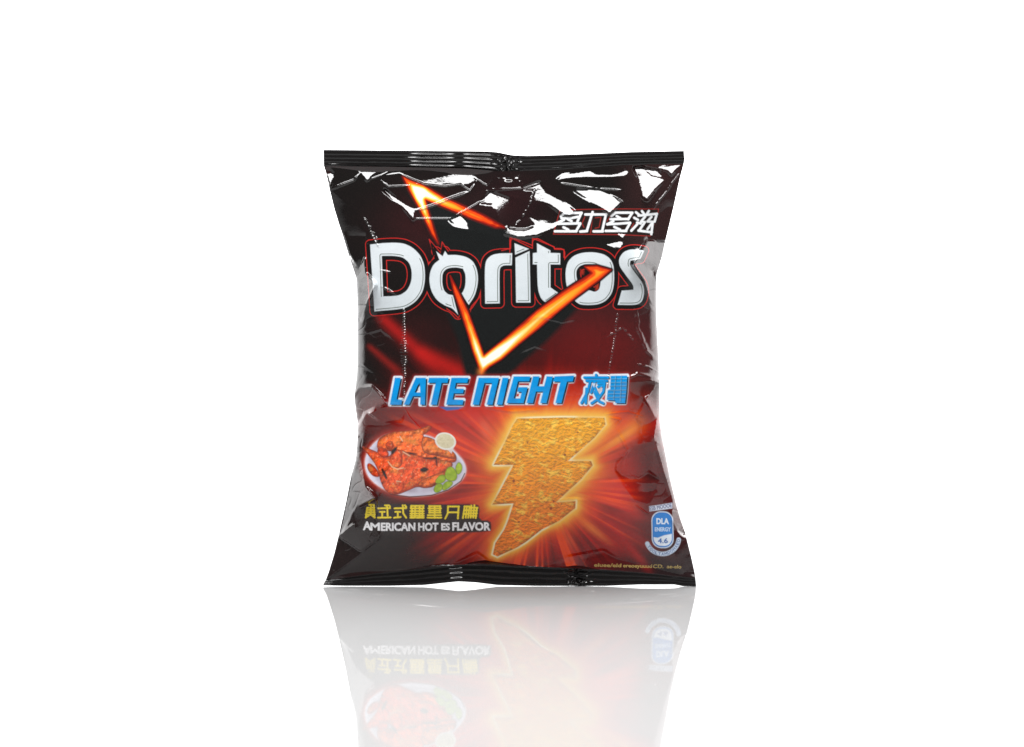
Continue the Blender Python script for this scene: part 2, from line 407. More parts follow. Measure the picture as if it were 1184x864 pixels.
    ry = vnoise(th * 11 + 40, r * 0, 1, 171) * .6 + vnoise(th * 27 + 40, r * 0, 1, 172) * .4
    rad = sstep(30, 75, r) * sstep(210, 85, r * (1.1 - .3 * ry)) * sstep(462, 500, Y) * sstep(432, 470, X + (Y > 590) * -60) * sstep(752, 700, X)
    glow(sstep(.58, .25, ry) * rad * .75, C(84, 6, 8))
    glow(sstep(.56, .78, ry) * rad * .85, C(255, 78, 12))
    # ---- chip and its glow
    chip = Z(560, 470, 3.927, [(150, 55), (350, 50), (545, 52), (550, 82), (500, 142), (380, 248), (485, 248), (492, 268), (440, 330), (325, 436), (415, 430),
              (413, 462), (340, 520), (260, 560), (190, 615), (150, 640), (60, 682), (38, 672), (50, 620), (90, 560), (105, 525), (132, 441), (36, 446), (70, 385), (132, 266), (42, 266), (55, 238), (90, 170), (130, 85)])
    A, B = segs([chip]); m = a.box(chip, 60); sd = sd_seg(X[m], Y[m], A, B)
    nr = rays[m]; g = sd * (1.25 - .6 * nr)
    asym = .75 + .5 * sstep(640, 560, Y[m])
    a.put(m, np.exp(-(np.maximum(sd, 0) / (24 * asym)) ** 2) * .85, C(232, 70, 22))
    a.put(m, np.exp(-(np.maximum(g, 0) / (10 * asym)) ** 2) * .9, C(244, 132, 24))
    a.put(m, np.exp(-(np.maximum(g, 0) / (5.2 * asym)) ** 2) * .95, C(252, 196, 70))
    a.put(m, np.exp(-(np.maximum(sd - .6, 0) / 1.2) ** 2) * (.25 + .7 * sstep(.45, .7, fbm(X[m], Y[m], 30, 31, 1))) * (sd > -.5), C(255, 244, 200))
    m = a.box(chip, 3); sd = sd_seg(X[m], Y[m], A, B); x = X[m]; y = Y[m]
    wx = x * .94 + y * .34 + 5 * fbm(x, y, 11, 25, 2); wy = (y * .94 - x * .34) * 1.5 + 5 * fbm(x, y, 9, 26, 2)
    n2 = fbm(wx, wy, 6, 21, 4); n3 = fbm(wx, wy, 3.2, 22, 3); n3b = fbm(wx - .7, wy - 1.0, 3.2, 22, 3); n4 = fbm(wx, wy, 26, 29, 2)
    t = sstep(490, 615, y + 30 * (n4 - .5))[:, None]
    cc = lerp(C(246, 170, 20), C(240, 126, 32), t) * (.86 + .3 * fbm(x, y, 34, 27, 2))[:, None]
    cc = lerp(cc, C(255, 216, 84), (sstep(.5, .78, n2) * .6)[:, None])
    cc = lerp(cc, C(206, 104, 16), (sstep(.48, .25, n3) * .3)[:, None])
    cc = cc * (1 + 1.7 * np.clip(n3 - n3b, -.2, .2))[:, None]
    lowr = sd_seg(x + 1.5, y + 1.2, A, B) - sd
    cc = lerp(cc, C(140, 50, 12), (sstep(-5, -.2, sd) * sstep(.3, .6, n2) * (.35 + .4 * (lowr > .6)))[:, None])
    for qx, qy, qr in ((653, 526, 1.3), (594, 556, 1.4), (637, 588, 1.4), (640, 580, .9), (610, 512, .8), (668, 500, .8), (600, 604, .8)):
        cc = lerp(cc, C(120, 40, 12), (sstep(qr + .8, qr - .4, np.hypot(x - qx, y - qy)) * .85)[:, None])
    a.put(m, .5 - sd, cc, ID['chip'])

    # ---- plate of chicken
    zp = lambda p: Z(410, 480, 7.853, p)
    plate = smooth_poly(zp([(88, 440), (115, 330), (200, 225), (330, 165), (600, 160), (840, 260), (930, 350), (1000, 430), (1018, 520), (965, 605), (850, 680), (700, 728), (500, 742), (320, 705), (190, 630), (115, 550)]))
    A, B = segs([plate]); m = a.box(plate, 14); sd = sd_seg(X[m], Y[m], A, B)
    a.put(m, np.exp(-(np.maximum(sd, 0) / 5) ** 2) * .55, C(214, 60, 40)); a.put(m, np.exp(-(np.maximum(sd, 0) / 1.3) ** 2) * .8, C(235, 170, 160))
    nz = fbm(X[m], Y[m], 12, 33, 2)
    rimc = lerp(C(226, 222, 238), C(176, 160, 178), sstep(-1.5, -6, sd)[:, None] * nz[:, None])
    a.put(m, .5 - sd, rimc, ID['food'])
    a.stroke([zp([(330, 722), (500, 744), (700, 728), (850, 680), (965, 600), (1000, 530)])], 1.1, C(70, 30, 34), ID['food'])
    meat = [
        ([(220, 330), (225, 240), (270, 195), (380, 160), (520, 155), (610, 130), (660, 108), (695, 125), (660, 165), (600, 205), (700, 220), (780, 290), (880, 340), (905, 400), (880, 440), (700, 430), (480, 380), (330, 330)], (216, 84, 32), 41),
        ([(600, 200), (690, 215), (790, 290), (890, 350), (900, 410), (760, 380), (600, 350)], (204, 92, 38), 42),
        ([(85, 285), (130, 300), (230, 340), (330, 390), (360, 310), (450, 330), (600, 380), (700, 400), (860, 420), (870, 470), (720, 640), (640, 655), (560, 640), (500, 670), (380, 720), (300, 690), (250, 600), (225, 470), (150, 370)], (206, 66, 34), 43),
        ([(135, 450), (160, 430), (220, 480), (255, 560), (190, 555), (145, 500)], (196, 52, 26), 44),
        ([(225, 320), (250, 290), (320, 330), (325, 385), (270, 390), (225, 350)], (222, 60, 26), 45),
        ([(290, 260), (350, 240), (370, 290), (340, 325), (300, 310)], (226, 70, 24), 46),
        ([(560, 610), (640, 560), (760, 520), (840, 470), (850, 520), (740, 620), (650, 655), (590, 650)], (222, 96, 40), 47),
        ([(355, 330), (400, 310), (440, 360), (440, 450), (390, 490), (320, 460), (330, 400)], (224, 74, 36), 48)]
    meat = [([(500 + (u - 500) * 1.07, 430 + (w_ - 430) * 1.05) for u, w_ in p], rgb, q) for p, rgb, q in meat]
    for p, rgb, sdv in meat:
        rgb = (min(255, rgb[0] + 28), rgb[1] + 18, rgb[2])
        p = smooth_poly(zp(p), 2); A, B = segs([p]); m = a.box(p, 2); sd = sd_seg(X[m], Y[m], A, B); x = X[m]; y = Y[m]
        q = fbm(x + y * .5, y - x * .4, 9, sdv, 3); q2 = fbm(x + y * .3, y - x * .3, 2.4, sdv + 9, 3); q3 = fbm(x - 1.2, y - 1.4, 7, sdv + 3, 3) - fbm(x, y, 7, sdv + 3, 3)
        cc = lerp(C(*rgb), C(236, 140, 58), (sstep(.5, .8, q) * .6)[:, None])
        cc = lerp(cc, C(164, 44, 16), (sstep(.5, .22, q2) * .5)[:, None])
        cc = lerp(cc, C(255, 196, 140), (sstep(.68, .86, q2) * .5)[:, None]) * ((1 + 2.2 * q3) * (.72 + .42 * sstep(0, -6, sd)))[:, None]
        edge = sd_seg(x + 1.8, y + 1.8, A, B) - sd
        cc = lerp(cc, C(120, 26, 12), (sstep(-4, 0, sd) * sstep(.2, 1.5, edge) * .6)[:, None])
        cc = lerp(cc, C(110, 24, 10), (sstep(-1.6, 0, sd) * .7)[:, None])
        a.put(m, .5 - sd, cc, ID['food'])
    a.poly([zp([(690, 270), (790, 310), (780, 325), (650, 290)])], C(232, 150, 60), ID['food'], -1, 3.5)
    a.poly([zp([(430, 210), (520, 210), (560, 260), (470, 250)])], C(232, 140, 54), ID['food'], -1, 4)
    for p in ([(600, 395), (700, 380), (790, 400), (700, 400)], [(250, 470), (300, 560), (290, 600), (240, 500)],[(325, 330), (375, 285), (395, 300), (340, 370)], [(590, 490), (640, 470), (680, 495), (640, 520), (600, 515)], [(715, 378), (745, 375), (750, 395), (725, 400)], [(480, 335), (575, 350), (560, 362), (490, 352)], [(735, 400), (748, 400), (755, 460), (740, 465)]):
        a.poly([smooth_poly(zp(p), 1)], C(38, 18, 12), ID['food'], 0, .8)
    a.stroke([zp([(410, 195), (435, 235)]), zp([(305, 425), (340, 470), (390, 492), (440, 480)]), zp([(440, 335), (500, 370)]), zp([(380, 600), (420, 605)])], 1.0, C(250, 205, 160), ID['food'], .6)
    cup = [(825 + 97 * math.cos(t) * math.cos(.3) - 78 * math.sin(t) * math.sin(.3), 238 + 97 * math.cos(t) * math.sin(.3) + 78 * math.sin(t) * math.cos(.3)) for t in np.linspace(0, 2 * math.pi, 40)[:-1]]
    a.poly([zp([(790, 300), (920, 240), (880, 350), (840, 310)])], C(228, 214, 210), ID['food']); a.poly([zp(cup)], C(240, 236, 226), ID['food'])
    inn = [(825 + (p[0] - 825) * .84, 236 + (p[1] - 238) * .82) for p in cup]
    A, B = segs([zp(inn)]); m = a.box(zp(inn)); sd = sd_seg(X[m], Y[m], A, B)
    a.put(m, .5 - sd, lerp(C(206, 192, 150), C(232, 222, 190), fbm(X[m], Y[m], 2, 55, 2)[:, None]), ID['food'])
    for k, p in enumerate(([(915, 480), (945, 425), (975, 460), (970, 510), (935, 545)], [(820, 540), (850, 470), (900, 480), (930, 540), (920, 590), (870, 600), (830, 580)],
              [(740, 590), (780, 545), (820, 550), (825, 595), (780, 620), (740, 620)], [(725, 660), (750, 625), (800, 630), (790, 680), (745, 705), (722, 690)], [(800, 640), (840, 600), (895, 610), (870, 650), (800, 690)])):
        p = smooth_poly(zp(p), 2); A, B = segs([p]); m = a.box(p); sd = sd_seg(X[m], Y[m], A, B) - .8
        cc = lerp(C(130, 168, 24), C(196, 216, 60), fbm(X[m], Y[m], 4, 60 + k, 2)[:, None]); cc = lerp(cc, C(60, 80, 20), (sstep(-1.4, 0, sd) * .7)[:, None])
        a.put(m, .5 - sd, cc, ID['food'])

    # ---- black wedge behind the flame tick, and inside the upper spark
    a.poly([[(470, 222), (500, 228), (575, 262), (640, 285), (700, 350), (668, 357), (636, 391), (588, 434), (538, 436), (528, 390), (512, 352), (508, 290)]], C(20, 22, 22), None, 0, 3)
    def flame(poly, hot, hr, seed, amt=1.):
        A, B = segs([poly]); m = a.box(poly, 4); sd = sd_seg(X[m], Y[m], A, B); x = X[m]; y = Y[m]
        h = np.exp(-(np.hypot(x - hot[0], y - hot[1]) / hr) ** 2) * 1.0 + .12
        q = fbm(x + y * .6, y * 1.0 + x * .5, 16, seed, 2) - .5
        t = (-sd) * (.17 + .46 * h) + q * .9 * np.clip(-sd / 2, 0, 1)
        cc = lerp(C(150, 22, 10), C(228, 70, 14), sstep(.0, .4, t)[:, None])
        cc = lerp(cc, C(250, 158, 36), sstep(.6, 1.4, t)[:, None])
        cc = lerp(cc, C(255, 226, 130), sstep(1.5, 2.4, t)[:, None]); cc = lerp(cc, C(255, 252, 238), sstep(2.4, 3.3, t)[:, None])
        a.put(m, .5 - sd, cc, ID['bolt'])
    spark = z1([(522, 218), (560, 238), (640, 268), (750, 335), (900, 402), (1000, 450), (1100, 508), (1050, 508), (900, 452), (750, 390), (652, 352), (668, 420), (700, 520), (724, 602), (685, 545), (618, 405), (560, 300)])
    a.poly([spark], C(110, 20, 14), None, 1.2, 1.4)
    flame(spark, (487, 228), 26, 81)

    # ---- brand lettering
    q3_ = lambda p: Z(400, 260, 5.92, p)
    q4_ = lambda p: Z(580, 230, 5.76, p)
    letters = [
        q3_([(165, 135), (250, 126), (330, 122), (400, 128), (460, 158), (510, 210), (535, 270), (541, 330), (540, 390), (525, 460), (480, 525), (410, 570), (340, 580), (195, 593), (185, 430)]),
        q3_([(245, 213), (330, 212), (390, 222), (435, 260), (452, 320), (448, 390), (420, 450), (370, 483), (310, 489), (255, 491)]),
        q3_([(840, 548), (880, 490), (900, 420), (905, 360), (895, 300), (870, 250), (825, 220), (760, 206), (697, 207), (678, 180), (662, 216), (618, 182), (640, 240), (600, 270), (577, 320), (570, 380), (582, 450), (620, 515), (680, 555), (728, 570), (768, 616), (748, 545), (735, 482), (700, 478), (670, 450), (658, 400), (660, 330), (690, 298), (750, 290), (800, 300), (820, 340), (818, 420), (800, 462), (790, 470)]),
        q3_([(953, 540), (950, 300), (960, 240), (1000, 205), (1060, 195), (1138, 195), (1135, 277), (1080, 277), (1055, 292), (1050, 330), (1052, 538)]),
        q4_([(86, 296), (182, 334), (90, 372)]), q4_([(92, 392), (186, 348), (192, 691), (97, 691)]),
        q4_([(235, 296), (325, 344), (325, 360), (390, 362), (390, 437), (325, 437), (325, 590), (382, 630), (295, 692), (262, 665), (240, 600), (236, 437), (208, 437), (208, 362), (236, 358)]),
        q4_([(428, 560), (425, 480), (440, 420), (480, 378), (540, 358), (610, 355), (680, 368), (725, 400), (748, 450), (750, 560), (735, 630), (695, 680), (640, 705), (560, 708), (512, 702), (450, 640)]),
        q4_([(500, 540), (495, 480), (520, 445), (570, 433), (630, 440), (658, 470), (660, 560), (650, 605), (620, 622), (590, 610), (530, 600)]),
        q4_([(950, 345), (905, 337), (855, 337), (810, 355), (780, 400), (785, 450), (830, 512), (878, 575), (878, 606), (800, 612), (773, 706), (900, 708), (938, 682), (951, 620), (942, 565), (890, 495), (852, 440), (858, 412), (888, 405), (925, 400)])]
    letters = [round_poly(l) for l in letters]
    A, B = segs(letters); allp = A; m = a.box(A, 10); x = X[m]; y = Y[m]
    sd = sd_seg(x, y, A, B)
    a.put(m, sstep(5.6, 4.6, sd), C(16, 14, 14))
    tipm = sstep(0, 1, y - 283)
    a.put(m, (.72 - np.abs(sd - 5.3)) / .6, C(196, 40, 36), ID['logo'])
    a.stroke([q3_([(570, 262), (603, 212), (570, 100), (650, 195), (658, 118), (700, 180)]), q3_([(1122, 190), (1122, 88), (1184, 112)]), q4_([(0, 345), (60, 330), (60, 258), (205, 330), (206, 262), (350, 320), (352, 335), (415, 338), (415, 390)]),
              q3_([(690, 575), (740, 610), (770, 640), (778, 620)]), q3_([(850, 600), (858, 560), (920, 490)])], .85, C(196, 40, 36), ID['logo'])
    a.stroke([q3_([(577, 245), (600, 205), (585, 130), (650, 210), (662, 150), (700, 195)])], 2.2, C(16, 14, 14))
    a.put(m, .5 - sd / .8, lerp(C(206, 212, 215), C(204, 211, 215), sstep(285, 350, y)[:, None]), ID['logo'])
    sd2 = sd_seg(x + .8, y + .8, A, B); face = sd2 - sd       # >0 on right / lower edges
    a.put(m, (.8 - np.abs(sd + 2.2)) / .6 * (face > .35) * .95, C(70, 84, 76)); a.put(m, (.5 - np.abs(sd + 2.9)) * (face > .35) * .6, C(250, 252, 252))
    # inner flecks of red inside the second round letter
    a.poly([q4_([(525, 470), (550, 480), (545, 505), (525, 500)])], C(150, 40, 26), None, 0, 1.2); a.poly([q4_([(630, 570), (645, 560), (645, 600), (625, 610)])], C(160, 50, 30), None, 0, 1.2)
    # tick: dark edge, then flame
    tick = [(520.5, 319), (531, 339), (541, 360), (550, 384), (559.6, 410.7), (584, 391.5), (602, 376), (620, 360), (650, 338), (684, 316), (676.2, 308.3), (690, 307.6), (706.5, 312.3), (692, 324.5), (666.8, 343), (646, 360), (623.4, 379.3), (600, 398), (580, 415.5), (566, 424), (556.5, 433), (547, 407), (540, 383), (532.6, 360), (525, 338)]
    a.poly([tick], C(14, 12, 12), None, 2.6, .7)
    a.poly([tick], C(120, 18, 12), ID['bolt'], .9, .6)
    flame(tick, (565, 410), 38, 84)
    # soft light round the corner of the tick, above the slogan
    m = np.hypot(X - 556, Y - 428) < 18
    a.put(m, np.exp(-(np.hypot((X[m] - 556) * 1.2, Y[m] - 430) / 4.5) ** 2) * .6, C(240, 140, 60))

    # ---- four characters, upper right
    zc = lambda p: Z(640, 230, 9.108, p)
    boxp = zc([(68, 122), (300, 112), (700, 106), (1108, 108), (1085, 200), (1020, 392), (700, 378), (300, 374), (-2, 372), (20, 290)])
    a.poly([boxp], C(34, 22, 20)); A, B = segs([boxp]); m = a.box(boxp); sd = sd_seg(X[m], Y[m], A, B)
    a.put(m, .8 - np.abs(sd), C(170, 44, 40), ID['name'])
    a.stroke([zc(p) for p in ([(330, 190), (300, 260), (320, 300)], [(410, 200), (390, 360)], [(440, 200), (500, 195), (480, 300), (440, 310)], [(790, 200), (830, 190)], [(600, 180), (560, 240)], [(845, 260), (820, 300)])], .9, C(150, 42, 36))
    cj = [[(78, 185), (112, 152), (296, 148)], [(292, 150), (252, 240)], [(85, 205), (180, 205), (255, 190)], [(150, 215), (190, 235)], [(15, 262), (130, 262), (280, 258)], [(20, 262), (110, 222)], [(282, 262), (238, 340)], [(15, 342), (240, 342)], [(105, 300), (155, 325)],
          [(335, 165), (556, 165)], [(552, 165), (512, 340)], [(422, 343), (520, 343)], [(412, 140), (400, 180), (352, 335)], [(282, 345), (352, 340)],
          [(655, 146), (830, 146)], [(828, 150), (786, 215)], [(600, 215), (790, 212)], [(610, 182), (650, 150)], [(665, 182), (705, 205)], [(570, 268), (630, 235)], [(565, 268), (690, 262), (806, 252)], [(806, 255), (762, 335)], [(550, 338), (765, 338)], [(640, 296), (700, 325)],
          [(868, 142), (902, 168)], [(850, 200), (890, 222)], [(820, 335), (880, 270)], [(932, 130), (958, 165)], [(1004, 128), (984, 160)], [(895, 178), (1088, 158)], [(1088, 160), (1064, 240)], [(965, 188), (922, 238), (962, 245), (905, 330)], [(1032, 190), (990, 238), (1045, 243), (990, 320)], [(895, 335), (1035, 352)], [(1046, 245), (1030, 372)], [(880, 250), (920, 260)]]
    cj = [zc(p) for p in cj]
    a.stroke([[(u + .8, v + .8) for u, v in p] for p in cj], 3.0, C(14, 10, 10)); a.stroke(cj, 2.7, C(232, 234, 236), ID['name'])

    # ---- slogan
    s5 = lambda p: Z(400, 360, 5.92, p); s6 = lambda p: Z(580, 360, 5.382, p)
    sl = [s5([(335, 455), (376, 455), (346, 604), (386, 606), (378, 640), (300, 640)]),
          s5([(395, 640), (478, 455), (548, 455), (541, 640), (508, 640), (510, 582), (458, 582), (432, 640)]), s5([(505, 492), (508, 556), (470, 556), (490, 510)]),
          s5([(568, 455), (703, 455), (695, 490), (655, 490), (622, 640), (580, 640), (614, 490), (560, 490)]),
          s5([(722, 455), (840, 455), (830, 490), (753, 490), (745, 530), (808, 530), (801, 562), (738, 562), (730, 604), (806, 606), (798, 640), (685, 640)]),
          s5([(908, 455), (1048, 455), (1003, 640), (962, 640), (1000, 492), (948, 492), (910, 640), (866, 640)]), s5([(1072, 455), (1113, 455), (1070, 640), (1030, 640)]),
          s6([(75, 405), (180, 405), (172, 436), (102, 436), (76, 542), (115, 542), (124, 502), (96, 502), (103, 472), (162, 472), (136, 572), (30, 572)]),
          s6([(195, 405), (236, 405), (222, 466), (264, 466), (280, 405), (320, 405), (279, 572), (240, 572), (258, 500), (214, 500), (195, 572), (154, 572)]),
          s6([(330, 405), (452, 400), (443, 436), (407, 438), (372, 572), (334, 572), (366, 438), (318, 438)])]
    ye = [s6(p) for p in ([(515, 412), (662, 412)], [(588, 396), (588, 412)], [(528, 432), (655, 432)], [(552, 432), (535, 500), (497, 570)], [(528, 482), (522, 570)], [(580, 436), (556, 505)], [(600, 450), (640, 445), (632, 500), (600, 545), (560, 572)], [(575, 500), (605, 560), (632, 572)], [(600, 470), (632, 462)], [(575, 470), (600, 520)])]
    blk = s6([(678, 402), (782, 400), (776, 500), (768, 572), (706, 572), (708, 556), (654, 552), (660, 492), (676, 484)])
    A, B = segs(sl + [blk]); yp = np.array([p for l in ye for p in l])
    YA = np.concatenate([np.array(l[:-1]) for l in ye]); YB = np.concatenate([np.array(l[1:]) for l in ye])
    m = a.box(A, 13); x = X[m]; y = Y[m]; sd = np.minimum(sd_seg(x, y, A, B), sd_seg(x, y, YA, YB, False) - 1.5)
    a.put(m, np.exp(-(np.maximum(sd - 1.5, 0) / 2.6) ** 2) * .45, C(180, 60, 60))
    a.put(m, sstep(3.0, 1.6, sd) * .85, C(200, 190, 204), ID['slogan'])
    a.put(m, sstep(2.2, 1.6, sd), C(226, 232, 238))
    sdo = np.minimum(sd_seg(x - 1.7, y - 1.4, A, B), sd_seg(x - .9, y - .9, YA, YB, False) - 1.5)
    a.put(m, .5 - sdo, C(12, 18, 30))
    a.put(m, .5 - sd, lerp(C(0, 160, 234), C(0, 138, 214), fbm(x, y, 7, 91, 2)[:, None]), ID['slogan'])
    a.poly([s6([(560, 450), (585, 448), (575, 475)])], C(200, 214, 230), None, 0, .5); a.poly([s6([(598, 490), (622, 470), (625, 492), (608, 510)])], C(205, 190, 190), None, 0, .5)
    grid = [s6(p) for p in ([(680, 422), (778, 420)], [(676, 444), (776, 442)], [(672, 466), (774, 464)], [(665, 492), (772, 490)], [(664, 514), (770, 512)], [(662, 536), (768, 534)], [(710, 404), (704, 484)], [(745, 402), (738, 560)], [(700, 495), (696, 550)])]
    a.stroke(grid, .62, C(120, 176, 206)); a.stroke([[(u + .7, v + .7) for u, v in p] for p in grid], .4, C(10, 60, 110))
    a.poly([s5([(640, 655), (800, 655), (770, 672), (690, 680)])], C(60, 100, 170), None, 0, .8)

    # ---- flavour lines
    zf = lambda p: Z(410, 575, 6.965, p)
    lab = smooth_poly(zf([(85, 60), (200, 55), (400, 55), (700, 58), (990, 55), (1008, 90), (1000, 185), (1095, 188), (1102, 240), (1095, 282), (700, 285), (200, 272), (75, 262), (60, 230), (80, 190), (70, 120)]), 1)
    a.poly([lab], C(44, 32, 31), None, 0, .9)
    yg = [[(120, 62), (145, 62)], [(108, 85), (158, 85)], [(100, 103), (160, 103)], [(96, 121), (162, 121)], [(90, 139), (163, 139)], [(133, 62), (130, 140)], [(125, 140), (92, 162)], [(130, 140), (162, 164)], [(102, 85), (90, 165)], [(155, 62), (160, 160)],
          [(190, 90), (285, 88)], [(203, 118), (242, 118)], [(222, 118), (222, 158)], [(188, 165), (290, 163)], [(262, 65), (266, 150)], [(275, 65), (285, 75)], [(245, 65), (258, 70)],
          [(322, 90), (415, 88)], [(328, 118), (368, 118)], [(348, 118), (348, 155)], [(318, 165), (370, 160)], [(388, 65), (392, 130), (415, 165)], [(405, 65), (415, 78)],
          [(455, 70), (555, 70)], [(455, 90), (555, 90)], [(458, 70), (452, 90)], [(555, 70), (552, 90)], [(488, 70), (486, 165)], [(524, 70), (524, 165)], [(450, 112), (556, 112)], [(450, 132), (556, 132)], [(450, 150), (556, 150)], [(450, 165), (475, 165)], [(500, 165), (556, 165)], [(462, 95), (460, 165)], [(545, 95), (547, 160)],
          [(600, 72), (690, 72)], [(595, 90), (695, 90)], [(605, 72), (605, 125)], [(688, 72), (688, 125)], [(600, 108), (690, 108)], [(600, 125), (692, 125)], [(645, 72), (645, 165)], [(590, 145), (695, 145)], [(588, 165), (698, 165)],
          [(752, 75), (840, 75)], [(752, 75), (750, 130), (730, 172)], [(838, 75), (832, 172)], [(752, 122), (836, 122)],
          [(885, 75), (925, 75)], [(887, 75), (872, 168)], [(905, 75), (895, 165)], [(925, 75), (915, 165)], [(885, 105), (925, 105)], [(885, 135), (920, 135)], [(940, 68), (935, 165)], [(965, 65), (955, 165)], [(935, 85), (990, 85)], [(985, 85), (975, 168)], [(935, 108), (985, 108)], [(932, 130), (985, 130)], [(930, 150), (980, 150)]]
    yg = [zf(p) for p in yg]
    a.stroke([[(u + .5, v + .6) for u, v in p] for p in yg], 2.2, C(60, 36, 8)); a.stroke(yg, 1.95, C(255, 226, 50), ID['flavour'], .4)
    for body, x0, y0, h_, w_ in (('A', 420.2, 612.6, 9.2, 8.4), ('M', 428.6, 613.2, 8.3, 10.2), ('ERICAN', 440.8, 613.5, 8.6, 39), ('HOT', 484, 613.5, 8.6, 22.5), ('ES', 510.6, 613, 7.6, 9.2), ('FLAVOR', 523.4, 613.2, 8.8, 43)):
        A, B = text_outline(body, x0, y0, h_, w_); m = a.box(A); sd = sd_seg(X[m], Y[m], A, B)
        a.put(m, .5 - (sd - .5) / .6, C(250, 248, 250), ID['flavour'])

    # ---- blue emblem, lower right
    ze = lambda p: Z(730, 570, 7.855, p)
    def pill(x0, y0, x1, y1, r):
        o = []
        for qx, qy, t0 in ((x1 - r, y0 + r, -90), (x1 - r, y1 - r, 0), (x0 + r, y1 - r, 90), (x0 + r, y0 + r, 180)):
            o += [(qx + r * math.cos(math.radians(t0 + k * 9)), qy + r * math.sin(math.radians(t0 + k * 9))) for k in range(11)]
        return [(p[0] + (330 - p[1]) * -.02, p[1]) for p in o]
    a.poly([ze(pill(184, 168, 382, 502, 84))], C(206, 220, 236), ID['emblem']); a.poly([ze(pill(192, 177, 374, 494, 78))], C(20, 96, 176)); a.poly([ze(pill(198, 183, 368, 488, 72))], C(34, 124, 204))
    lo = [p for p in pill(200, 185, 366, 482, 70) if p[1] > 402]
    lo = sorted([p for p in lo if p[0] > 283], key=lambda p: p[1]) + sorted([p for p in lo if p[0] <= 283], key=lambda p: -p[1])
    a.poly([ze([(368, 372)] + lo + [(203, 402), (240, 408), (300, 385)])], C(222, 230, 240))
    for body, x0, y0, h_, w_, cl, g in (('DLA', 230, 282, 50, 108, (226, 236, 246), .3), ('ENERGY', 214, 348, 34, 142, (206, 224, 242), .15), ('4.6', 242, 456, 42, 88, (40, 96, 170), .25)):
        (ox, oy), = ze([(x0, y0)]); A, B = text_outline(body, ox, oy, h_ / 7.855, w_ / 7.855); m = a.box(A); sd = sd_seg(X[m], Y[m], A, B)
        a.put(m, .5 - (sd - g) / .6, C(*cl))
    a.poly([ze([(162, 122), (260, 108), (372, 90), (374, 140), (270, 156), (165, 168)])], C(206, 212, 226), ID['emblem'], 0, .6)
    arc = [(283 + 146 * math.cos(t) * 1.02, 405 + 150 * math.sin(t)) for t in np.linspace(math.radians(8), math.radians(158), 24)]
    a.stroke([ze(arc)], 5.0, C(196, 210, 228), ID['emblem'], .6)
    def tiny(p0, p1, txt, h_, colr, g=.1):
        (ax, ay), = ze([p0]); (bx_, by_), = ze([p1]); A, B = text_outline(txt, ax, ay, h_, math.hypot(bx_ - ax, by_ - ay), 0, math.atan2(by_ - ay, bx_ - ax)); m = a.box(A); sd = sd_seg(X[m], Y[m], A, B)
        a.put(m, .5 - (sd - g) / .6, C(*colr))
    tiny((170, 160), (368, 130), 'ESB MOOOE', 4.4, (64, 70, 120))
    for k, ch in enumerate('TOOLTAMDOMAED'):
        t = math.radians(150 - k * 11.3); qx = 283 + 160 * math.cos(t); qy = 405 + 163 * math.sin(t)
        t2 = t - .14; rx = 283 + 160 * math.cos(t2); ry = 405 + 163 * math.sin(t2)
        tiny((qx, qy), (rx, ry), ch, 3.2, (60, 84, 140))
    # ---- small gold print
    for body, x0, w_ in (('eluee/eld', 687, 31), ('ereoeyuuud', 720.5, 33), ('CD.', 755, 12), ('ae-elo', 771, 16.5)):
        y0 = 655.2 + (x0 - 687) * .022
        A, B = text_outline(body, x0, y0, 3.9, w_, .1, .022); m = a.box(A); sd = sd_seg(X[m], Y[m], A, B)
        a.put(m, (.5 - (sd - .12) / .6) * .9, C(190, 164, 96), ID['small'])
    return a

# ---------------------------------------------------------------- materials
def film_material(name, color=None, rough=.08, bump=.19, back=False):
    m = bpy.data.materials.new(name); m.use_nodes = True; nt = m.node_tree; p = nt.nodes['Principled BSDF']
    p.inputs['IOR'].default_value = 1.58; p.inputs['Roughness'].default_value = rough
    tc = nt.nodes.new('ShaderNodeTexCoord')
    no = nt.nodes.new('ShaderNodeTexNoise'); no.inputs['Scale'].default_value = 900; no.inputs['Detail'].default_value = 3
    nt.links.new(tc.outputs['Object'], no.inputs['Vector'])
    n2 = nt.nodes.new('ShaderNodeTexNoise'); n2.inputs['Scale'].default_value = 170; n2.inputs['Detail'].default_value = 2
    nt.links.new(tc.outputs['Object'], n2.inputs['Vector'])
    b2 = nt.nodes.new('ShaderNodeBump'); b2.inputs['Strength'].default_value = bump; b2.inputs['Distance'].default_value = .0006
    nt.links.new(n2.outputs['Fac'], b2.inputs['Height'])
    b1 = nt.nodes.new('ShaderNodeBump'); b1.inputs['Strength'].default_value = bump * 1.3; b1.inputs['Distance'].default_value = .00012
    nt.links.new(no.outputs['Fac'], b1.inputs['Height']); nt.links.new(b2.outputs['Normal'], b1.inputs['Normal'])
    nt.links.new(b1.outputs['Normal'], p.inputs['Normal'])
    if color is None:
        at = nt.nodes.new('ShaderNodeAttribute'); at.attribute_name = 'print'
        hs = nt.nodes.new('ShaderNodeMix'); hs.data_type = 'RGBA'; hs.blend_type = 'MULTIPLY'; hs.inputs['Factor'].default_value = .22
        g = nt.nodes.new('ShaderNodeTexNoise'); g.inputs['Scale'].default_value = 2600; nt.links.new(tc.outputs['Object'], g.inputs['Vector'])
        mr = nt.nodes.new('ShaderNodeMapRange'); mr.inputs['To Min'].default_value = .4; mr.inputs['To Max'].default_value = 1.6; nt.links.new(g.outputs['Fac'], mr.inputs['Value'])
        nt.links.new(at.outputs['Color'], hs.inputs['A']); nt.links.new(mr.outputs['Result'], hs.inputs['B'])
        nt.links.new(hs.outputs['Result'], p.inputs['Base Color'])
    else:
        p.inputs['Base Color'].default_value = (*color, 1)
    return m
M_print = film_material('printed_film')
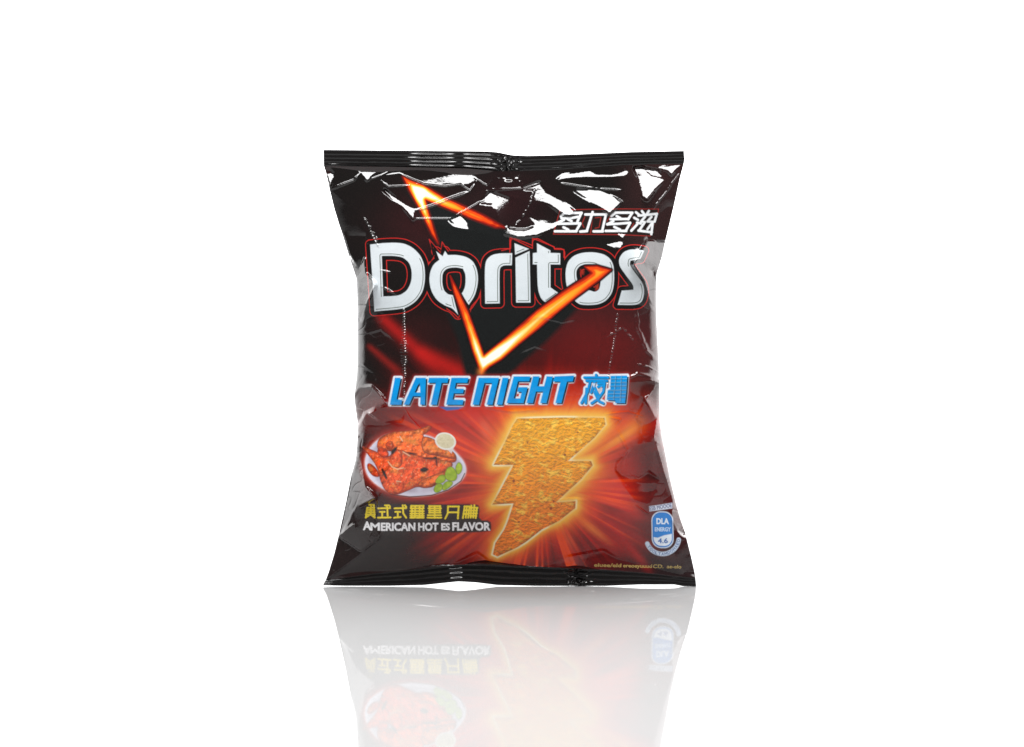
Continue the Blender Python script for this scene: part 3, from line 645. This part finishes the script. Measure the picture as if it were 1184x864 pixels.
M_black = film_material('black_film', (.006, .005, .005), .13, .15)
M_black.node_tree.nodes['Principled BSDF'].inputs['IOR'].default_value = 1.46
M_back = film_material('back_film', (.02, .006, .006), .12, .2)

# ---------------------------------------------------------------- mesh building
def mesh_from_grid(name, P, facemask=None, mat=None, colors=None, normals=None, parent=None, flip=False):
    ny, nx, _ = P.shape
    idx = np.arange(ny * nx).reshape(ny, nx)
    q = np.stack([idx[:-1, :-1], idx[1:, :-1], idx[1:, 1:], idx[:-1, 1:]], -1)
    if flip: q = q[..., ::-1]
    q = q[facemask] if facemask is not None else q.reshape(-1, 4)
    used, inv = np.unique(q, return_inverse=True); inv = inv.reshape(q.shape)
    me = bpy.data.meshes.new(name); V = P.reshape(-1, 3)[used]
    me.vertices.add(len(V)); me.vertices.foreach_set('co', V.astype(np.float32).ravel())
    me.loops.add(inv.size); me.loops.foreach_set('vertex_index', inv.astype(np.int32).ravel())
    me.polygons.add(len(inv)); me.polygons.foreach_set('loop_start', np.arange(0, inv.size, 4, dtype=np.int32))
    me.update(calc_edges=True)
    me.polygons.foreach_set('use_smooth', np.ones(len(inv), bool))
    if colors is not None:
        ca = me.color_attributes.new('print', 'FLOAT_COLOR', 'POINT')
        cc = np.ones((len(V), 4), np.float32); cc[:, :3] = colors.reshape(-1, 3)[used]
        ca.data.foreach_set('color', cc.ravel())
    if normals is not None:
        me.normals_split_custom_set_from_vertices(normals.reshape(-1, 3)[used].astype(np.float32))
    me.materials.append(mat)
    o = bpy.data.objects.new(name, me); col.objects.link(o); o.parent = parent
    return o

bag = bpy.data.objects.new('snack_bag', None); col.objects.link(bag)
bag['label'] = 'glossy black and red bag of corn chips standing upright on white reflective surface'
bag['category'] = 'snack bag'

NX, NY = 900, 1040
t = np.linspace(-1, 1, NX); s1 = .5 * t + .5 * np.sin(t * math.pi / 2)
v1 = np.linspace(0, 1, NY)
S, V = np.meshgrid(s1, v1)
def place(S, V):
    y = lerp(193, 663, V)
    for _ in range(4):
        x = lerp(ev(LEFT, y), ev(RIGHT, y), (S + 1) / 2); y = lerp(ev(TSEAL, x), ev(BSEAL, x), V)
    return x, y
XX, YY = place(S, V)
DD = front_depth(XX, YY, S, V)
P = np.stack(world(XX, YY, DD), -1)
du = np.gradient(P, axis=1); dv = np.gradient(P, axis=0)
N = np.cross(dv, du); N /= np.maximum(np.linalg.norm(N, axis=-1, keepdims=True), 1e-12)
if N[NY // 2, NX // 2, 1] > 0: N = -N
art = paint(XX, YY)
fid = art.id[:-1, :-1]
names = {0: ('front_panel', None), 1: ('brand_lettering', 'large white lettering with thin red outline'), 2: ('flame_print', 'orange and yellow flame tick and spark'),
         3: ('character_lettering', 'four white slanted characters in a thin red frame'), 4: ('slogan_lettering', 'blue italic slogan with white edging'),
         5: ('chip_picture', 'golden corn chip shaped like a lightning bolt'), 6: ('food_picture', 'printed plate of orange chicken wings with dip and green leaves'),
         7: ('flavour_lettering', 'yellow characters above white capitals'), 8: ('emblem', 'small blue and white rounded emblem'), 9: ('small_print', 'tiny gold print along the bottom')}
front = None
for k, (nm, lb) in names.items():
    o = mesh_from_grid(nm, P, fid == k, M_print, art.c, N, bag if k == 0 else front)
    if k == 0: front = o
    if lb: o['label'] = lb
    # sub-parts are printed on the film: same surface, same material

# back panel
NB, MB_ = 220, 260
t = np.linspace(-1, 1, NB); sb = .5 * t + .5 * np.sin(t * math.pi / 2); S2, V2 = np.meshgrid(sb, np.linspace(0, 1, MB_))
xb, yb = place(S2, V2)
edL = front_depth(*place(S2 * 0 - 1, V2), S2 * 0 - 1, V2); edR = front_depth(*place(S2 * 0 + 1, V2), S2 * 0 + 1, V2)
db = lerp(edL, edR, (S2 + 1) / 2) - thick(V2) * prof(S2) * .9 + (fbm(xb, yb, 40, 8) - .5) * 5 * prof(S2) * np.sin(math.pi * V2)
Pb = np.stack(world(xb, yb, db), -1)
# keep the outline of the back within the front's
mesh_from_grid('back_panel', Pb, None, M_back, None, None, bag, True)

# crimped seals, closed strips with horizontal ribs
def seal(name, e0, e1, wave, pinch_x, taper, glint, lean=False):
    nx, ny = 700, 70
    u = np.linspace(0, 1, nx); v = np.linspace(0, 1, ny); U, Vv = np.meshgrid(u, v)
    y = np.full_like(U, (ev(e0, 592.) + ev(e1, 592.)) / 2)
    for _ in range(4):
        x = lerp(ev(LEFT, y) , ev(RIGHT, y), U); y = lerp(ev(e0, x), ev(e1, x), Vv)
    h = (y - ev(e0, x)); full = (ev(e1, x) - ev(e0, x))
    zone = sum(np.exp(-((x - c) / w_) ** 4) for c, w_ in glint)
    rib = (.22 + .5 * zone) * np.cos(h / np.maximum(full, 1) * 2 * math.pi * taper)
    pin = np.exp(-((x - pinch_x) / 13) ** 2)
    rib = rib * (1 - .4 * pin) + pin * (fbm(x, y, 4.5, 77, 2) - .5) * 7 + (fbm(x * .2, y, 5, 78, 2) - .5) * .7
    dd = wave(x) + rib + (.1 * (y - 668) if lean else 0)
    fr = np.stack(world(x, y, dd + 2.2), -1); bk = np.stack(world(x, y, dd - 1.5), -1)[:, ::-1]
    ring = np.concatenate([fr, bk, fr[:, :1]], 1)
    o = mesh_from_grid(name, ring, None, M_black, None, None, bag)
    return o
TE = [(a, ev(TSEAL, a) + .8) for a, _ in TSEAL]
seal('top_seal', TOPE, TE, seal_wave, 588, 4.6, ((500, 24), (557, 20)))
BE = [(a, ev(BSEAL, a) - .8) for a, _ in BSEAL]
seal('bottom_seal', BE, BOTE, seal_wave_b, 668, 3.6, ((668, 12), (527, 8)), True)

# ---------------------------------------------------------------- table surface
bpy.ops.mesh.primitive_plane_add(size=60, location=(0, 0, 0)); fl = bpy.context.object
fl.name = 'table_surface'; fl['kind'] = 'structure'; fl.data.name = 'table_surface'
m = bpy.data.materials.new('glossy_white_acrylic'); m.use_nodes = True; nt = m.node_tree; nt.nodes.clear()
out = nt.nodes.new('ShaderNodeOutputMaterial'); mx = nt.nodes.new('ShaderNodeMixShader'); df = nt.nodes.new('ShaderNodeBsdfDiffuse'); gl = nt.nodes.new('ShaderNodeBsdfGlossy')
FLOOR = .355
df.inputs['Color'].default_value = (FLOOR, FLOOR, FLOOR, 1); gl.inputs['Roughness'].default_value = 0.0; gl.inputs['Color'].default_value = (1, 1, 1, 1)
lw = nt.nodes.new('ShaderNodeFresnel'); lw.inputs['IOR'].default_value = 1.08
mm = nt.nodes.new('ShaderNodeMath'); mm.operation = 'MULTIPLY'; mm.inputs[1].default_value = 1.15
nt.links.new(lw.outputs[0], mm.inputs[0]); nt.links.new(mm.outputs[0], mx.inputs[0])
nt.links.new(df.outputs[0], mx.inputs[1]); nt.links.new(gl.outputs[0], mx.inputs[2]); nt.links.new(mx.outputs[0], out.inputs[0])
fl.data.materials.append(m)

# ---------------------------------------------------------------- light: white cove behind, dark studio in front, softboxes
w = bpy.data.worlds.new('World'); sc.world = w; w.use_nodes = True; nt = w.node_tree
bg = nt.nodes['Background']; tc = nt.nodes.new('ShaderNodeTexCoord'); sp = nt.nodes.new('ShaderNodeSeparateXYZ')
nt.links.new(tc.outputs['Generated'], sp.inputs[0])
mr = nt.nodes.new('ShaderNodeMapRange'); mr.interpolation_type = 'SMOOTHSTEP'
mr.inputs['From Min'].default_value = -.05; mr.inputs['From Max'].default_value = .25; mr.inputs['To Min'].default_value = .13; mr.inputs['To Max'].default_value = 3.0
nt.links.new(sp.outputs['Y'], mr.inputs['Value']); nt.links.new(mr.outputs['Result'], bg.inputs['Strength'])
bg.inputs['Color'].default_value = (1, 1, 1, 1)

def area(name, loc, target, sx, sy, L):
    l = bpy.data.lights.new(name, 'AREA'); l.shape = 'RECTANGLE'; l.size = sx; l.size_y = sy; l.energy = L * math.pi * sx * sy
    o = bpy.data.objects.new(name, l); col.objects.link(o); o.location = loc
    from mathutils import Vector
    o.rotation_euler = (Vector(target) - Vector(loc)).to_track_quat('-Z', 'Y').to_euler(); return o
area('overhead_softbox', (0, -.375, 1.06), (0, 0, .2), .85, .30, 17)

# ---------------------------------------------------------------- camera
cam = bpy.data.cameras.new('camera'); co = bpy.data.objects.new('camera', cam); col.objects.link(co)
co.location = (0, -D * K, H * K); co.rotation_euler = (math.pi / 2, 0, 0)
cam.sensor_width = 36; cam.lens = 36 * D / 1184; cam.shift_y = (HOR - 432) / 1184
cam.clip_end = 200; cam.clip_start = .05
sc.camera = co
sc.view_settings.view_transform = 'Standard'; sc.view_settings.look = 'None'; sc.view_settings.exposure = .27; sc.view_settings.gamma = 1
sc.cycles.use_denoising = True
